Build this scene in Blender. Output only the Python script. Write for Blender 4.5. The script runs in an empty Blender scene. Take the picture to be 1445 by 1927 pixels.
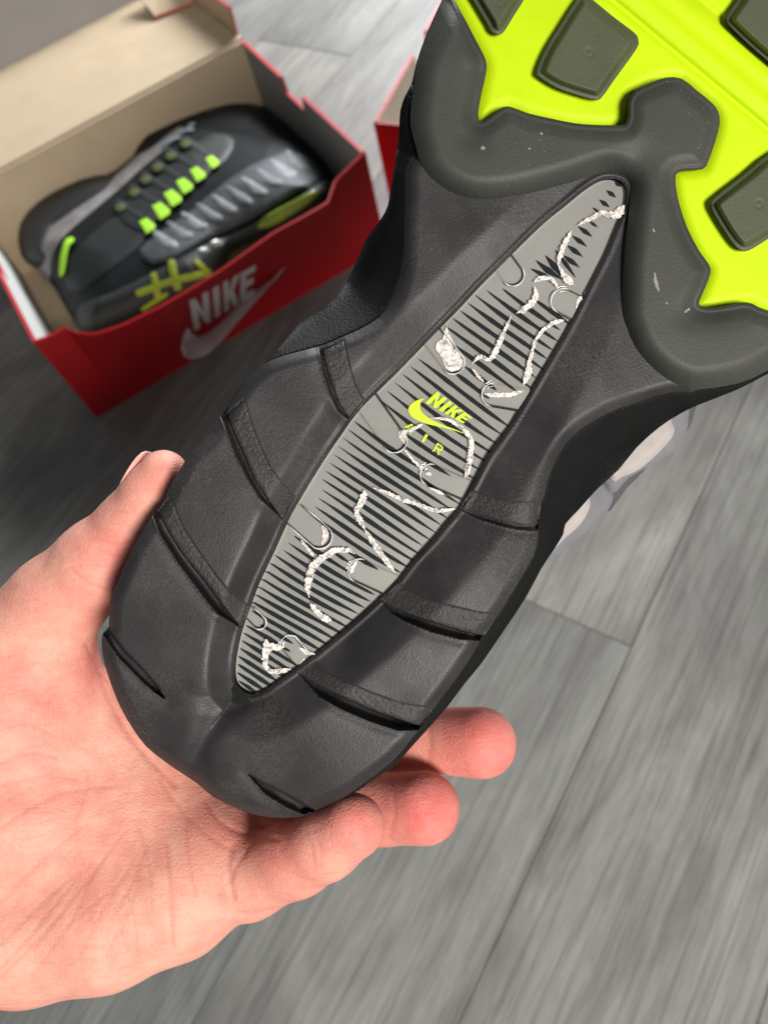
import bpy, math, random
import numpy as np
from mathutils import Matrix, Vector
from mathutils.bvhtree import BVHTree
random.seed(7); RNG = np.random.default_rng(7)
C = bpy.context.scene.collection
SC = bpy.context.scene

# ------------------------------------------------------------ camera
F_PX, CX, CY = 1500.0, 722.5, 963.5
PITCH, ROLL, H_CAM = 0.53773072, -0.35811124, 0.58377167
_f = np.array([0, math.sin(PITCH), -math.cos(PITCH)]); _r = np.array([1.0, 0, 0]); _u = np.cross(_r, _f)
RV = math.cos(ROLL)*_r + math.sin(ROLL)*_u
UV = -math.sin(ROLL)*_r + math.cos(ROLL)*_u
FV = _f
CAMP = np.array([0, 0, H_CAM])
BASIS = np.stack([RV, UV, -FV], 1)          # camera-frame vectors to world
cam = bpy.data.cameras.new('camera'); camo = bpy.data.objects.new('camera', cam); C.objects.link(camo)
cam.sensor_fit = 'HORIZONTAL'; cam.sensor_width = 36; cam.lens = 36*F_PX/1445
cam.clip_start = 0.01; cam.clip_end = 30
M = Matrix.Identity(4)
for i in range(3):
    for j in range(3): M[i][j] = BASIS[i, j]
    M[i][3] = CAMP[i]
camo.matrix_world = M
cam.dof.use_dof = True; cam.dof.focus_distance = 0.192; cam.dof.aperture_fstop = 22.0
SC.camera = camo

# ------------------------------------------------------------ world and lamps
w = bpy.data.worlds.new('World'); SC.world = w; w.use_nodes = True
bg = w.node_tree.nodes['Background']; bg.inputs[0].default_value = (0.86, 0.93, 1.0, 1); bg.inputs[1].default_value = 0.125
def area(name, off, target, size, power, col, size_y=None):
    l = bpy.data.lights.new(name, 'AREA'); l.energy = power; l.color = col
    l.shape = 'RECTANGLE'; l.size = size; l.size_y = size_y or size
    o = bpy.data.objects.new(name, l); C.objects.link(o)
    p = CAMP + BASIS @ np.array(off)
    o.location = p; d = Vector(np.array(target) - p); o.rotation_euler = d.to_track_quat('-Z', 'Y').to_euler()
    return o
area('key_lamp', (0.34, -0.29, 0.75), CAMP + FV*0.25, 0.28, 17.6, (1.0, 0.95, 0.89))
area('window_lamp', tuple(BASIS.T @ (np.array([0.95, 1.95, 0.95])-CAMP)), (0.3, 1.0, 0.0), 0.9, 72, (0.95, 0.97, 1.0))
SC.view_settings.view_transform = 'Standard'; SC.view_settings.look = 'None'
SC.view_settings.exposure = 0.0; SC.view_settings.gamma = 1
SC.cycles.max_bounces = 8; SC.cycles.transparent_max_bounces = 12; SC.cycles.use_denoising = True

# ------------------------------------------------------------ materials
def node(nt, t, **k):
    n = nt.nodes.new(t)
    for a, v in k.items():
        if a in n.inputs: n.inputs[a].default_value = v
        else: setattr(n, a, v)
    return n
def noise(nt, co, scale, detail=4, rough=0.55):
    n = nt.nodes.new('ShaderNodeTexNoise'); n.inputs['Scale'].default_value = scale
    n.inputs['Detail'].default_value = detail; n.inputs['Roughness'].default_value = rough
    nt.links.new(co, n.inputs['Vector']); return n
def ramp(nt, src, stops):
    r = nt.nodes.new('ShaderNodeValToRGB'); e = r.color_ramp.elements
    while len(e) < len(stops): e.new(0.5)
    for q, (p, c) in zip(e, stops):
        q.position = p; q.color = (*c, 1) if len(c) == 3 else c
    nt.links.new(src, r.inputs[0]); return r
def mixc(nt, fac, a, b, mode='MIX'):
    m = nt.nodes.new('ShaderNodeMix'); m.data_type = 'RGBA'; m.blend_type = mode
    for s, v in ((0, fac), (6, a), (7, b)):
        if isinstance(v, (int, float)): m.inputs[s].default_value = v
        elif isinstance(v, tuple): m.inputs[s].default_value = (*v, 1)
        else: nt.links.new(v, m.inputs[s])
    return m.outputs[2]
def bump(nt, hts, b, normal=None):
    prev = None
    for src, dist, st in hts:
        k = nt.nodes.new('ShaderNodeBump'); k.inputs['Distance'].default_value = dist; k.inputs['Strength'].default_value = st
        nt.links.new(src, k.inputs['Height'])
        if prev: nt.links.new(prev, k.inputs['Normal'])
        prev = k.outputs[0]
    nt.links.new(prev, b.inputs['Normal'])
def mat(name, col, rough=0.5, var=0.15, vscale=60, bumps=(), spec=0.5, metal=0, specks=None, sss=0):
    m = bpy.data.materials.new(name); m.use_nodes = True; nt = m.node_tree; b = nt.nodes['Principled BSDF']
    tc = nt.nodes.new('ShaderNodeTexCoord').outputs['Object']
    n = noise(nt, tc, vscale)
    lo = tuple(c*(1-var) for c in col); hi = tuple(min(1, c*(1+var)) for c in col)
    c = ramp(nt, n.outputs['Fac'], [(0.3, lo), (0.7, hi)]).outputs[0]
    if specks:
        v = nt.nodes.new('ShaderNodeTexVoronoi'); v.inputs['Scale'].default_value = specks[0]; nt.links.new(tc, v.inputs['Vector'])
        n2 = noise(nt, tc, 45)
        r1 = ramp(nt, v.outputs['Distance'], [(0.0, (1, 1, 1)), (specks[1], (0, 0, 0))])
        r2 = ramp(nt, n2.outputs['Fac'], [(0.5, (0, 0, 0)), (0.68, (1, 1, 1))])
        mm = mixc(nt, 1.0, r1.outputs[0], r2.outputs[0], 'MULTIPLY')
        c = mixc(nt, mm, c, specks[2])
    nt.links.new(c, b.inputs['Base Color'])
    b.inputs['Roughness'].default_value = rough; b.inputs['Metallic'].default_value = metal
    b.inputs['Specular IOR Level'].default_value = spec
    if sss:
        b.inputs['Subsurface Weight'].default_value = sss; b.inputs['Subsurface Radius'].default_value = (0.004, 0.0014, 0.0008)
        b.inputs['Subsurface Scale'].default_value = 0.6
    if bumps:
        bump(nt, [(noise(nt, tc, s, d, 0.6).outputs['Fac'], dist, st) for s, d, dist, st in bumps], b)
    return m
MT = {}
dust = (0.30, 0.28, 0.25)
MT['tread'] = mat('tread_rubber', (0.0250, 0.0238, 0.0248), 0.52, 0.34, 70, [(300, 5, 0.0010, 0.07), (2300, 3, 0.0004, 0.28)], 0.42, specks=(900, 0.16, dust))
def dusty(m, patch, amount):
    nt = m.node_tree; b = nt.nodes['Principled BSDF']; tc = nt.nodes.new('ShaderNodeTexCoord').outputs['Object']
    src = b.inputs['Base Color'].links[0].from_socket
    big = ramp(nt, noise(nt, tc, 42, 3).outputs['Fac'], [(0.46, (0, 0, 0)), (0.66, (1, 1, 1))])
    fin = ramp(nt, noise(nt, tc, 1700, 3, 0.7).outputs['Fac'], [(0.45, (0, 0, 0)), (0.66, (1, 1, 1))])
    f = mixc(nt, 1.0, big.outputs[0], fin.outputs[0], 'MULTIPLY'); f = mixc(nt, 1.0, f, (amount,)*3, 'MULTIPLY')
    nt.links.new(mixc(nt, f, src, patch), b.inputs['Base Color'])
    rr = ramp(nt, big.outputs[0], [(0, (0.46,)*3), (1, (0.68,)*3)]); nt.links.new(rr.outputs[0], b.inputs['Roughness'])
dusty(MT['tread'], (0.105, 0.094, 0.082), 0.5)
MT['strap'] = mat('grained_rubber', (0.030, 0.0278, 0.0272), 0.50, 0.22, 160, [(1100, 4, 0.0008, 0.6)], 0.5)
MT['frame'] = mat('forefoot_rubber', (0.045, 0.048, 0.041), 0.60, 0.12, 70, [(1500, 3, 0.0003, 0.35)], 0.42, specks=(650, 0.14, dust))  # slight olive cast in the colour stands in for glare off the neon
MT['lug'] = mat('glare_tinted_rubber', (0.069, 0.081, 0.045), 0.58, 0.10, 90, [(1300, 3, 0.0003, 0.35)], 0.42)  # olive tint paints the neon reflection and glare onto the lug tops
MT['neon'] = mat('neon_foam', (0.50, 0.70, 0.003), 0.6, 0.07, 40, [(1200, 3, 0.0003, 0.2)], 0.25)
MT['foam'] = mat('black_sidewall_foam', (0.0075, 0.008, 0.0085), 0.6, 0.2, 80, [(1300, 3, 0.0011, 0.45)], 0.13, specks=(1000, 0.10, dust))
MT['shoe_dark'] = mat('shoe_body', (0.03, 0.03, 0.032), 0.7)
MT['pale'] = mat('pale_suede', (0.42, 0.385, 0.37), 0.9, 0.06, 300, [(2500, 3, 0.0003, 0.4)], 0.2)
MT['midgrey'] = mat('grey_suede', (0.19, 0.19, 0.205), 0.9, 0.06, 300, [(2500, 3, 0.0003, 0.4)], 0.2)
MT['darkgrey'] = mat('dark_suede', (0.09, 0.09, 0.10), 0.9, 0.06, 300, [(2500, 3, 0.0003, 0.4)], 0.2)
MT['silver'] = mat('silver_film', (0.265, 0.257, 0.245), 0.45, 0.08, 40, [(60, 2, 0.002, 0.2)], 0.5)
MT['ink'] = mat('black_print', (0.010, 0.013, 0.015), 0.65, 0.1, 60, (), 0.15)
MT['limeprint'] = mat('lime_print', (0.62, 0.80, 0.02), 0.4, 0.05)
MT['white'] = mat('white_scrape', (0.80, 0.745, 0.70), 0.8, 0.12, 900, [(2200, 4, 0.0002, 0.35)], 0.3)
MT['red'] = mat('red_card', (0.42, 0.008, 0.012), 0.42, 0.05, 20, (), 0.4)
MT['rededge'] = mat('red_fold', (0.62, 0.05, 0.06), 0.5, 0.05, 20)
MT['kraft'] = mat('kraft_card', (0.54, 0.425, 0.285), 0.8, 0.05, 30, [(1500, 3, 0.0002, 0.3)], 0.3)
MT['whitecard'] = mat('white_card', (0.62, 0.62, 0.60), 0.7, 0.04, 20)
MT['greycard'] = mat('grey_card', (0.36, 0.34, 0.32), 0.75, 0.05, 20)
MT['logowhite'] = mat('white_ink', (0.72, 0.69, 0.66), 0.6, 0.03)
MT['blk'] = mat('black_leather', (0.008, 0.010, 0.011), 0.55, 0.3, 60, [(400, 3, 0.001, 0.3)], 0.15)
MT['blkmat'] = mat('black_mesh', (0.008, 0.011, 0.011), 0.6, 0.3, 60)
MT['wave'] = mat('grey_wave_panel', (0.17, 0.185, 0.20), 0.6, 0.5, 70)
MT['darkwave'] = mat('dark_wave', (0.055, 0.06, 0.065), 0.6, 0.4, 70)
MT['wavesheen'] = mat('pale_wave_sheen', (0.23, 0.245, 0.26), 0.55, 0.4, 90)
MT['heelgrey'] = mat('heel_grey', (0.20, 0.19, 0.185), 0.6, 0.3, 50)
MT['loop'] = mat('neon_webbing', (0.42, 0.86, 0.03), 0.7, 0.08, 300)
MT['ribshaded'] = mat('shaded_sole_rib', (0.27, 0.33, 0.01), 0.6)  # sole yellow darkened in the colour for the shade it lies in
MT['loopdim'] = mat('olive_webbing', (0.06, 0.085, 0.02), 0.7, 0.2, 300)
MT['airyellow'] = mat('yellow_air', (0.20, 0.26, 0.03), 0.2, 0.2, 80)
MT['clearglobe'] = mat('clear_gel', (0.30, 0.34, 0.33), 0.15, 0.2, 100)
MT['dust'] = mat('dried_dust', (0.26, 0.25, 0.21), 0.9)
MT['gap'] = mat('floor_joint', (0.05, 0.05, 0.048), 0.8)

def shell_material():
    m = bpy.data.materials.new('clear_plastic'); m.use_nodes = True; nt = m.node_tree; nt.nodes.clear()
    out = nt.nodes.new('ShaderNodeOutputMaterial'); tr = node(nt, 'ShaderNodeBsdfTransparent', Color=(0.94, 0.95, 0.94, 1))
    gl = node(nt, 'ShaderNodeBsdfGlossy', Roughness=0.06, Color=(1, 1, 1, 1)); fr = node(nt, 'ShaderNodeFresnel', IOR=1.4)
    mx = nt.nodes.new('ShaderNodeMixShader')
    tc = nt.nodes.new('ShaderNodeTexCoord').outputs['Object']
    k = nt.nodes.new('ShaderNodeBump'); k.inputs['Distance'].default_value = 0.0004; k.inputs['Strength'].default_value = 0.25
    nt.links.new(noise(nt, tc, 130, 3).outputs['Fac'], k.inputs['Height'])
    nt.links.new(k.outputs[0], gl.inputs['Normal']); nt.links.new(k.outputs[0], fr.inputs['Normal'])
    nt.links.new(fr.outputs[0], mx.inputs[0]); nt.links.new(tr.outputs[0], mx.inputs[1]); nt.links.new(gl.outputs[0], mx.inputs[2])
    nt.links.new(mx.outputs[0], out.inputs[0]); return m
MT['clear'] = shell_material()
def scrape_material():
    m = MT['white']; nt = m.node_tree; b = nt.nodes['Principled BSDF']
    tc = nt.nodes.new('ShaderNodeTexCoord').outputs['Object']
    a = ramp(nt, noise(nt, tc, 800, 5, 0.75).outputs['Fac'], [(0.36, (0.10, 0.10, 0.10)), (0.54, (0.95, 0.95, 0.95))])
    nt.links.new(a.outputs[0], b.inputs['Alpha'])
scrape_material()
MT['glint'] = mat('painted_glint', (0.62, 0.62, 0.61), 0.15, 0.1, 300, (), 0.6)  # pale colour for refraction glints painted round the posts

def plank_material():
    m = bpy.data.materials.new('grey_oak_plank'); m.use_nodes = True; nt = m.node_tree; b = nt.nodes['Principled BSDF']
    tc = nt.nodes.new('ShaderNodeTexCoord'); oi = nt.nodes.new('ShaderNodeObjectInfo')
    def stretched(sx, sy, mul):
        vm = nt.nodes.new('ShaderNodeVectorMath'); vm.operation = 'MULTIPLY'; vm.inputs[1].default_value = (sx, sy, 1)
        nt.links.new(tc.outputs['Object'], vm.inputs[0])
        off = nt.nodes.new('ShaderNodeVectorMath'); off.operation = 'SCALE'; off.inputs[0].default_value = (mul, mul*1.7, mul*0.6)
        nt.links.new(oi.outputs['Random'], off.inputs['Scale'])
        ad = nt.nodes.new('ShaderNodeVectorMath'); ad.operation = 'ADD'
        nt.links.new(vm.outputs[0], ad.inputs[0]); nt.links.new(off.outputs[0], ad.inputs[1]); return ad.outputs[0]
    big = noise(nt, stretched(4.5, 15, 31), 1.0, 4, 0.6); big.inputs['Distortion'].default_value = 1.0
    fine = noise(nt, stretched(20, 190, 57), 1.0, 6, 0.7)
    fine.inputs['Distortion'].default_value = 0.7
    lines = noise(nt, stretched(5, 420, 13), 1.0, 3, 0.6); lines.inputs['Distortion'].default_value = 0.4
    c1 = ramp(nt, big.outputs['Fac'], [(0.28, (0.125, 0.122, 0.118)), (0.44, (0.180, 0.180, 0.174)), (0.58, (0.230, 0.233, 0.222)), (0.74, (0.300, 0.293, 0.270))])
    c2 = ramp(nt, fine.outputs['Fac'], [(0.3, (0.72, 0.71, 0.69)), (0.66, (1.11, 1.105, 1.08))])
    c = mixc(nt, 0.9, c1.outputs[0], c2.outputs[0], 'MULTIPLY')
    c3 = ramp(nt, lines.outputs['Fac'], [(0.36, (0.70, 0.67, 0.64)), (0.50, (1.05, 1.05, 1.03))])
    c = mixc(nt, 0.75, c, c3.outputs[0], 'MULTIPLY')
    tint = ramp(nt, oi.outputs['Random'], [(0.0, (0.78, 0.80, 0.83)), (0.5, (1.0, 0.99, 0.97)), (1.0, (1.22, 1.20, 1.15))])
    c = mixc(nt, 1.0, c, tint.outputs[0], 'MULTIPLY')
    nt.links.new(c, b.inputs['Base Color']); b.inputs['Roughness'].default_value = 0.5; b.inputs['Specular IOR Level'].default_value = 0.4
    bump(nt, [(fine.outputs['Fac'], 0.001, 0.25)], b); return m
MT['plank'] = plank_material()

def skin_material():
    m = bpy.data.materials.new('skin'); m.use_nodes = True; nt = m.node_tree; b = nt.nodes['Principled BSDF']
    tc = nt.nodes.new('ShaderNodeTexCoord').outputs['Object']
    at = nt.nodes.new('ShaderNodeAttribute'); at.attribute_name = 'blush'
    cr = nt.nodes.new('ShaderNodeAttribute'); cr.attribute_name = 'crease'
    base = ramp(nt, noise(nt, tc, 55, 5).outputs['Fac'], [(0.28, (0.69, 0.275, 0.215)), (0.5, (0.76, 0.36, 0.28)), (0.72, (0.80, 0.45, 0.345))]).outputs[0]
    red = ramp(nt, noise(nt, tc, 110, 4).outputs['Fac'], [(0.3, (0.68, 0.125, 0.125)), (0.7, (0.76, 0.20, 0.18))]).outputs[0]
    c = mixc(nt, at.outputs['Fac'], base, red)
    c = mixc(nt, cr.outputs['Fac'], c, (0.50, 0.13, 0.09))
    nt.links.new(c, b.inputs['Base Color']); b.inputs['Roughness'].default_value = 0.56; b.inputs['Specular IOR Level'].default_value = 0.28
    b.inputs['Subsurface Weight'].default_value = 0.25; b.inputs['Subsurface Radius'].default_value = (1.0, 0.35, 0.2); b.inputs['Subsurface Scale'].default_value = 0.0022
    mp = nt.nodes.new('ShaderNodeMapping'); mp.inputs['Rotation'].default_value = (0, 0, math.radians(-48)); mp.inputs['Scale'].default_value = (90, 760, 300)
    nt.links.new(tc, mp.inputs['Vector'])
    wr = noise(nt, mp.outputs[0], 1.0, 4, 0.6); wr.inputs['Distortion'].default_value = 0.6
    wl = ramp(nt, wr.outputs['Fac'], [(0.40, (0, 0, 0)), (0.47, (1, 1, 1))])
    vo = nt.nodes.new('ShaderNodeTexVoronoi'); vo.inputs['Scale'].default_value = 1500; nt.links.new(tc, vo.inputs['Vector'])
    pat = ramp(nt, noise(nt, tc, 240, 4, 0.65).outputs['Fac'], [(0.35, (0.95, 0.89, 0.88)), (0.66, (1.06, 1.09, 1.09))])
    c2 = mixc(nt, 0.8, c, pat.outputs[0], 'MULTIPLY')
    lin = ramp(nt, wr.outputs['Fac'], [(0.37, (0.90, 0.78, 0.75)), (0.44, (1, 1, 1))])
    c2 = mixc(nt, 0.4, c2, lin.outputs[0], 'MULTIPLY')
    nt.links.new(c2, b.inputs['Base Color'])
    bump(nt, [(noise(nt, tc, 170, 5).outputs['Fac'], 0.0014, 0.16), (wl.outputs[0], 0.0003, 0.16), (vo.outputs['Distance'], 0.0003, 0.35)], b)
    return m
MT['skin'] = skin_material()

# ------------------------------------------------------------ helpers
def empty(name, mw, label, cat, group=None):
    o = bpy.data.objects.new(name, None); C.objects.link(o); o.empty_display_size = 0.02
    o.matrix_world = mw; o['label'] = label; o['category'] = cat
    if group: o['group'] = group
    return o
def link(name, me, m, parent=None):
    o = bpy.data.objects.new(name, me); C.objects.link(o)
    for x in (m if isinstance(m, (list, tuple)) else [m]): me.materials.append(x)
    if parent is not None: o.parent = parent
    return o
def np_mesh(name, V, Q, smooth=True, mi=None):
    me = bpy.data.meshes.new(name); V = np.asarray(V, np.float32); Q = np.asarray(Q, np.int32); k = Q.shape[1]
    me.vertices.add(len(V)); me.vertices.foreach_set('co', V.ravel())
    me.loops.add(Q.size); me.loops.foreach_set('vertex_index', Q.ravel())
    me.polygons.add(len(Q)); me.polygons.foreach_set('loop_start', np.arange(len(Q), dtype=np.int32)*k)
    me.polygons.foreach_set('use_smooth', np.full(len(Q), smooth))
    if mi is not None: me.polygons.foreach_set('material_index', np.asarray(mi, np.int32))
    me.update(calc_edges=True); me.validate(); return me
def catmull(P, n=3, closed=True):
    P = np.asarray(P, float); N = len(P); out = []
    rng = range(N) if closed else range(N-1)
    for i in rng:
        if closed: a, b, c, d = P[i-1], P[i], P[(i+1) % N], P[(i+2) % N]
        else: a, b, c, d = P[max(i-1, 0)], P[i], P[i+1], P[min(i+2, N-1)]
        for k in range(n):
            t = k/n
            out.append(0.5*((2*b)+(c-a)*t+(2*a-5*b+4*c-d)*t*t+(3*b-a-3*c+d)*t**3))
    if not closed: out.append(P[-1])
    return np.array(out)
def dist_to(X, Y, lines, near=False):
    """distance to a list of (polyline, closed)"""
    best = np.full(X.shape, 1e18); nx = np.zeros_like(best); ny = np.zeros_like(best)
    for P, cl in lines:
        n = len(P) if cl else len(P)-1
        for i in range(n):
            a = P[i]; b = P[(i+1) % len(P)]; dx, dy = b-a; L = dx*dx+dy*dy+1e-12
            t = np.clip(((X-a[0])*dx+(Y-a[1])*dy)/L, 0, 1); qx = a[0]+t*dx; qy = a[1]+t*dy
            d = (X-qx)**2+(Y-qy)**2; m = d < best
            best = np.where(m, d, best)
            if near: nx = np.where(m, qx, nx); ny = np.where(m, qy, ny)
    return (np.sqrt(best), nx, ny) if near else np.sqrt(best)
def inside(X, Y, rings):
    r = np.zeros(X.shape, bool)
    for P in rings:
        for i in range(len(P)):
            x0, y0 = P[i-1]; x1, y1 = P[i]
            if y0 == y1: continue
            c = (y0 > Y) != (y1 > Y)
            r ^= c & (X < (x1-x0)*(Y-y0)/(y1-y0)+x0)
    return r
def sst(t): t = np.clip(t, 0, 1); return t*t*(3-2*t)
def hf_part(name, rings, hfun, step, m, parent, mapf, skirt=3.0):
    """relief sheet over a traced outline: a top surface following hfun, with side walls"""
    rings = [np.asarray(r, float) for r in rings]
    allp = np.concatenate(rings); x0, y0 = allp.min(0)-step; x1, y1 = allp.max(0)+2*step
    X, Y = np.meshgrid(np.arange(x0, x1, step), np.arange(y0, y1, step)); sh = X.shape
    lines = [(r, True) for r in rings]
    ins = inside(X, Y, rings)
    d, nx, ny = dist_to(X, Y, lines, True)
    s = np.where(ins, d, -d)
    ok = s > -0.55*step
    cell = ok[:-1, :-1] & ok[1:, :-1] & ok[:-1, 1:] & ok[1:, 1:]
    touch = np.zeros(sh, int); full = np.zeros(sh, int)
    for dy in (0, 1):
        for dx in (0, 1):
            touch[dy:sh[0]-1+dy, dx:sh[1]-1+dx] += cell
    use = touch > 0; bnd = use & (touch < 4)
    X = np.where(bnd, nx, X); Y = np.where(bnd, ny, Y)
    idx = np.full(sh, -1); idx[use] = np.arange(use.sum())
    x = X[use]; y = Y[use]; h = hfun(x, y)
    V = mapf(x, y, h)
    cy, cx = np.nonzero(cell)
    Q = np.stack([idx[cy, cx], idx[cy+1, cx], idx[cy+1, cx+1], idx[cy, cx+1]], 1)
    E = np.concatenate([Q[:, [i, (i+1) % 4]] for i in range(4)])
    key = np.sort(E, 1); k1 = key[:, 0].astype(np.int64)*len(V)+key[:, 1]
    u, inv, cnt = np.unique(k1, return_inverse=True, return_counts=True)
    B = E[cnt[inv] == 1]
    bv = np.unique(B); remap = {v: i for i, v in enumerate(bv)}
    n0 = len(V); top = V[bv]; low = mapf(x[bv], y[bv], h[bv]-skirt)
    b0 = np.array([remap[v] for v in B[:, 0]], int); b1 = np.array([remap[v] for v in B[:, 1]], int)
    S = np.stack([n0+b1, n0+b0, n0+len(bv)+b0, n0+len(bv)+b1], 1) if len(B) else np.zeros((0, 4), int)
    me = np_mesh(name, np.concatenate([V, top, low]), np.concatenate([Q, S]))
    return link(name, me, m, parent)
def plate(name, poly, hval, thick, m, parent, mapf, n=0, closed=True):
    """a thin flat piece with its own edges"""
    P = catmull(poly, n) if n else np.asarray(poly, float)
    a = sum(P[i-1][0]*P[i][1]-P[i][0]*P[i-1][1] for i in range(len(P)))
    if a > 0: P = P[::-1]
    h = hval(P[:, 0], P[:, 1]) if callable(hval) else np.full(len(P), float(hval))
    T = mapf(P[:, 0], P[:, 1], h); B = mapf(P[:, 0], P[:, 1], h-thick); N = len(P)
    me = bpy.data.meshes.new(name)
    me.from_pydata([tuple(v) for v in np.concatenate([T, B])], [], [tuple(range(N))]+[(i, N+i, N+(i+1) % N, (i+1) % N) for i in range(N)])
    me.update(); return link(name, me, m, parent)
def ribbon(line, width, jag=0.0, ends=0.35, n=4, step=3.0):
    """outline polygon of a stroke along a traced line"""
    L = catmull(line, 6, False); seg = np.hypot(*np.diff(L, axis=0).T); s = np.concatenate([[0], np.cumsum(seg)])
    k = max(4, int(s[-1]/step)); t = np.linspace(0, s[-1], k)
    p = np.stack([np.interp(t, s, L[:, 0]), np.interp(t, s, L[:, 1])], 1)
    g = np.gradient(p, axis=0); g /= np.linalg.norm(g, axis=1)[:, None]+1e-9; nn = np.stack([-g[:, 1], g[:, 0]], 1)
    ww = np.interp(np.linspace(0, 1, k), np.linspace(0, 1, len(width)), width) if hasattr(width, '__len__') else np.full(k, width)
    env = np.minimum(1, np.minimum(np.arange(k), np.arange(k)[::-1])/(k*0.12+1)+ends)
    a = 0.5*ww*env*(1+jag*RNG.uniform(-1, 1, k)); b = 0.5*ww*env*(1+jag*RNG.uniform(-1, 1, k))
    return np.concatenate([p+nn*a[:, None], (p-nn*b[:, None])[::-1]])

# mapping of traced outlines: view frame (shoe and hand) and horizontal levels (floor things)
D0 = 0.190
def view_pt(px, py, d):   # d metres from the lens, in the camera frame
    px, py, d = np.broadcast_arrays(np.asarray(px, float), np.asarray(py, float), np.asarray(d, float))
    return np.stack([(px-CX)*d/F_PX, -(py-CY)*d/F_PX, -d], -1)
def ray(px, py):
    return FV+np.multiply.outer((np.asarray(px, float)-CX)/F_PX, RV)-np.multiply.outer((np.asarray(py, float)-CY)/F_PX, UV)
def on_level(px, py, z):
    d = ray(px, py); t = (np.asarray(z, float)-H_CAM)/d[..., 2]
    return CAMP+d*np.asarray(t)[..., None]

# ============================================================ FLOOR
ga = math.radians(41.87); G = np.array([math.cos(ga), math.sin(ga)]); NN = np.array([-math.sin(ga), math.cos(ga)])
def box_mesh(name, lo, hi, bev=0.0):
    x0, y0, z0 = lo; x1, y1, z1 = hi; b = bev
    V = [(x0, y0, z0), (x1, y0, z0), (x1, y1, z0), (x0, y1, z0), (x0, y0, z1-b), (x1, y0, z1-b), (x1, y1, z1-b), (x0, y1, z1-b)]
    Fc = [(3, 2, 1, 0), (0, 1, 5, 4), (1, 2, 6, 5), (2, 3, 7, 6), (3, 0, 4, 7)]
    if b:
        V += [(x0+b, y0+b, z1), (x1-b, y0+b, z1), (x1-b, y1-b, z1), (x0+b, y1-b, z1)]
        Fc += [(4, 5, 9, 8), (5, 6, 10, 9), (6, 7, 11, 10), (7, 4, 8, 11), (8, 9, 10, 11)]
    else: Fc.append((4, 5, 6, 7))
    me = bpy.data.meshes.new(name); me.from_pydata(V, [], Fc); me.update(); return me
floor = link('floor', box_mesh('floor', (-2.5, -2.0, -0.02), (2.5, 3.5, -0.004)), MT['gap']); floor['kind'] = 'structure'
PW, PL = 0.15, 0.92
starts = {0: 0.2115, -1: -0.40, 1: -0.24, -2: 0.029}
fm = Matrix.Rotation(ga, 4, 'Z')
for row in range(-14, 20):
    n0 = 0.033+row*PW; g0 = starts.get(row, (row*0.377+0.2) % PL)
    for k in range(-4, 5):
        ga0 = g0+k*PL
        if ga0 > 3.0 or ga0+PL < -2.0: continue
        o = link('plank', box_mesh('plank', (-PL/2+0.0002, 0.0002, -0.006), (PL/2-0.0002, PW-0.0002, 0.0), 0.0006), MT['plank'], floor)
        o.matrix_world = fm @ Matrix.Translation((ga0+PL/2, n0, 0))

# ============================================================ SHOE BOXES
def panel(name, pts, th, inward, m_out, m_in, parent, notch=None, edge='rededge'):
    """card panel: four corners (bottom 0,1 - top 1,0), thickness towards inward; optional finger notch in the top edge"""
    a, b, c, d = [np.array(p, float) for p in pts]
    top = [c, d]
    if notch:
        t0, t1, dep = notch; dn = (b-c)/np.linalg.norm(b-c)
        def tp(t): return c+(d-c)*t
        top = [c, tp(t0), tp(t0+0.012)+dn*dep, tp(t1-0.012)+dn*dep, tp(t1), d]
    ring = [a, b]+top; N = len(ring); off = np.array(inward)*th
    V = [tuple(p) for p in ring]+[tuple(p+off) for p in ring]
    Fc = [tuple(range(N)), tuple(range(2*N-1, N-1, -1))]+[(i, i+N, (i+1) % N+N, (i+1) % N) for i in range(N)]
    me = bpy.data.meshes.new(name); me.from_pydata(V, [], Fc); me.update()
    o = link(name, me, [m_out, m_in, MT[edge]], parent)
    for p in me.polygons: p.material_index = 0 if p.index == 0 else 1 if p.index == 1 else 2
    import bmesh
    bm = bmesh.new(); bm.from_mesh(me); bmesh.ops.recalc_face_normals(bm, faces=bm.faces); bm.to_mesh(me); bm.free()
    return o
Z3 = np.array([0, 0, 1.0])
O1 = np.array([-0.23432317, 0.56706031, 0.0]); A1 = np.array([0.33446086, 0.08462231, 0]); B1 = np.array([-0.06285844, 0.24844146, 0]); HB = 0.1149
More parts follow.
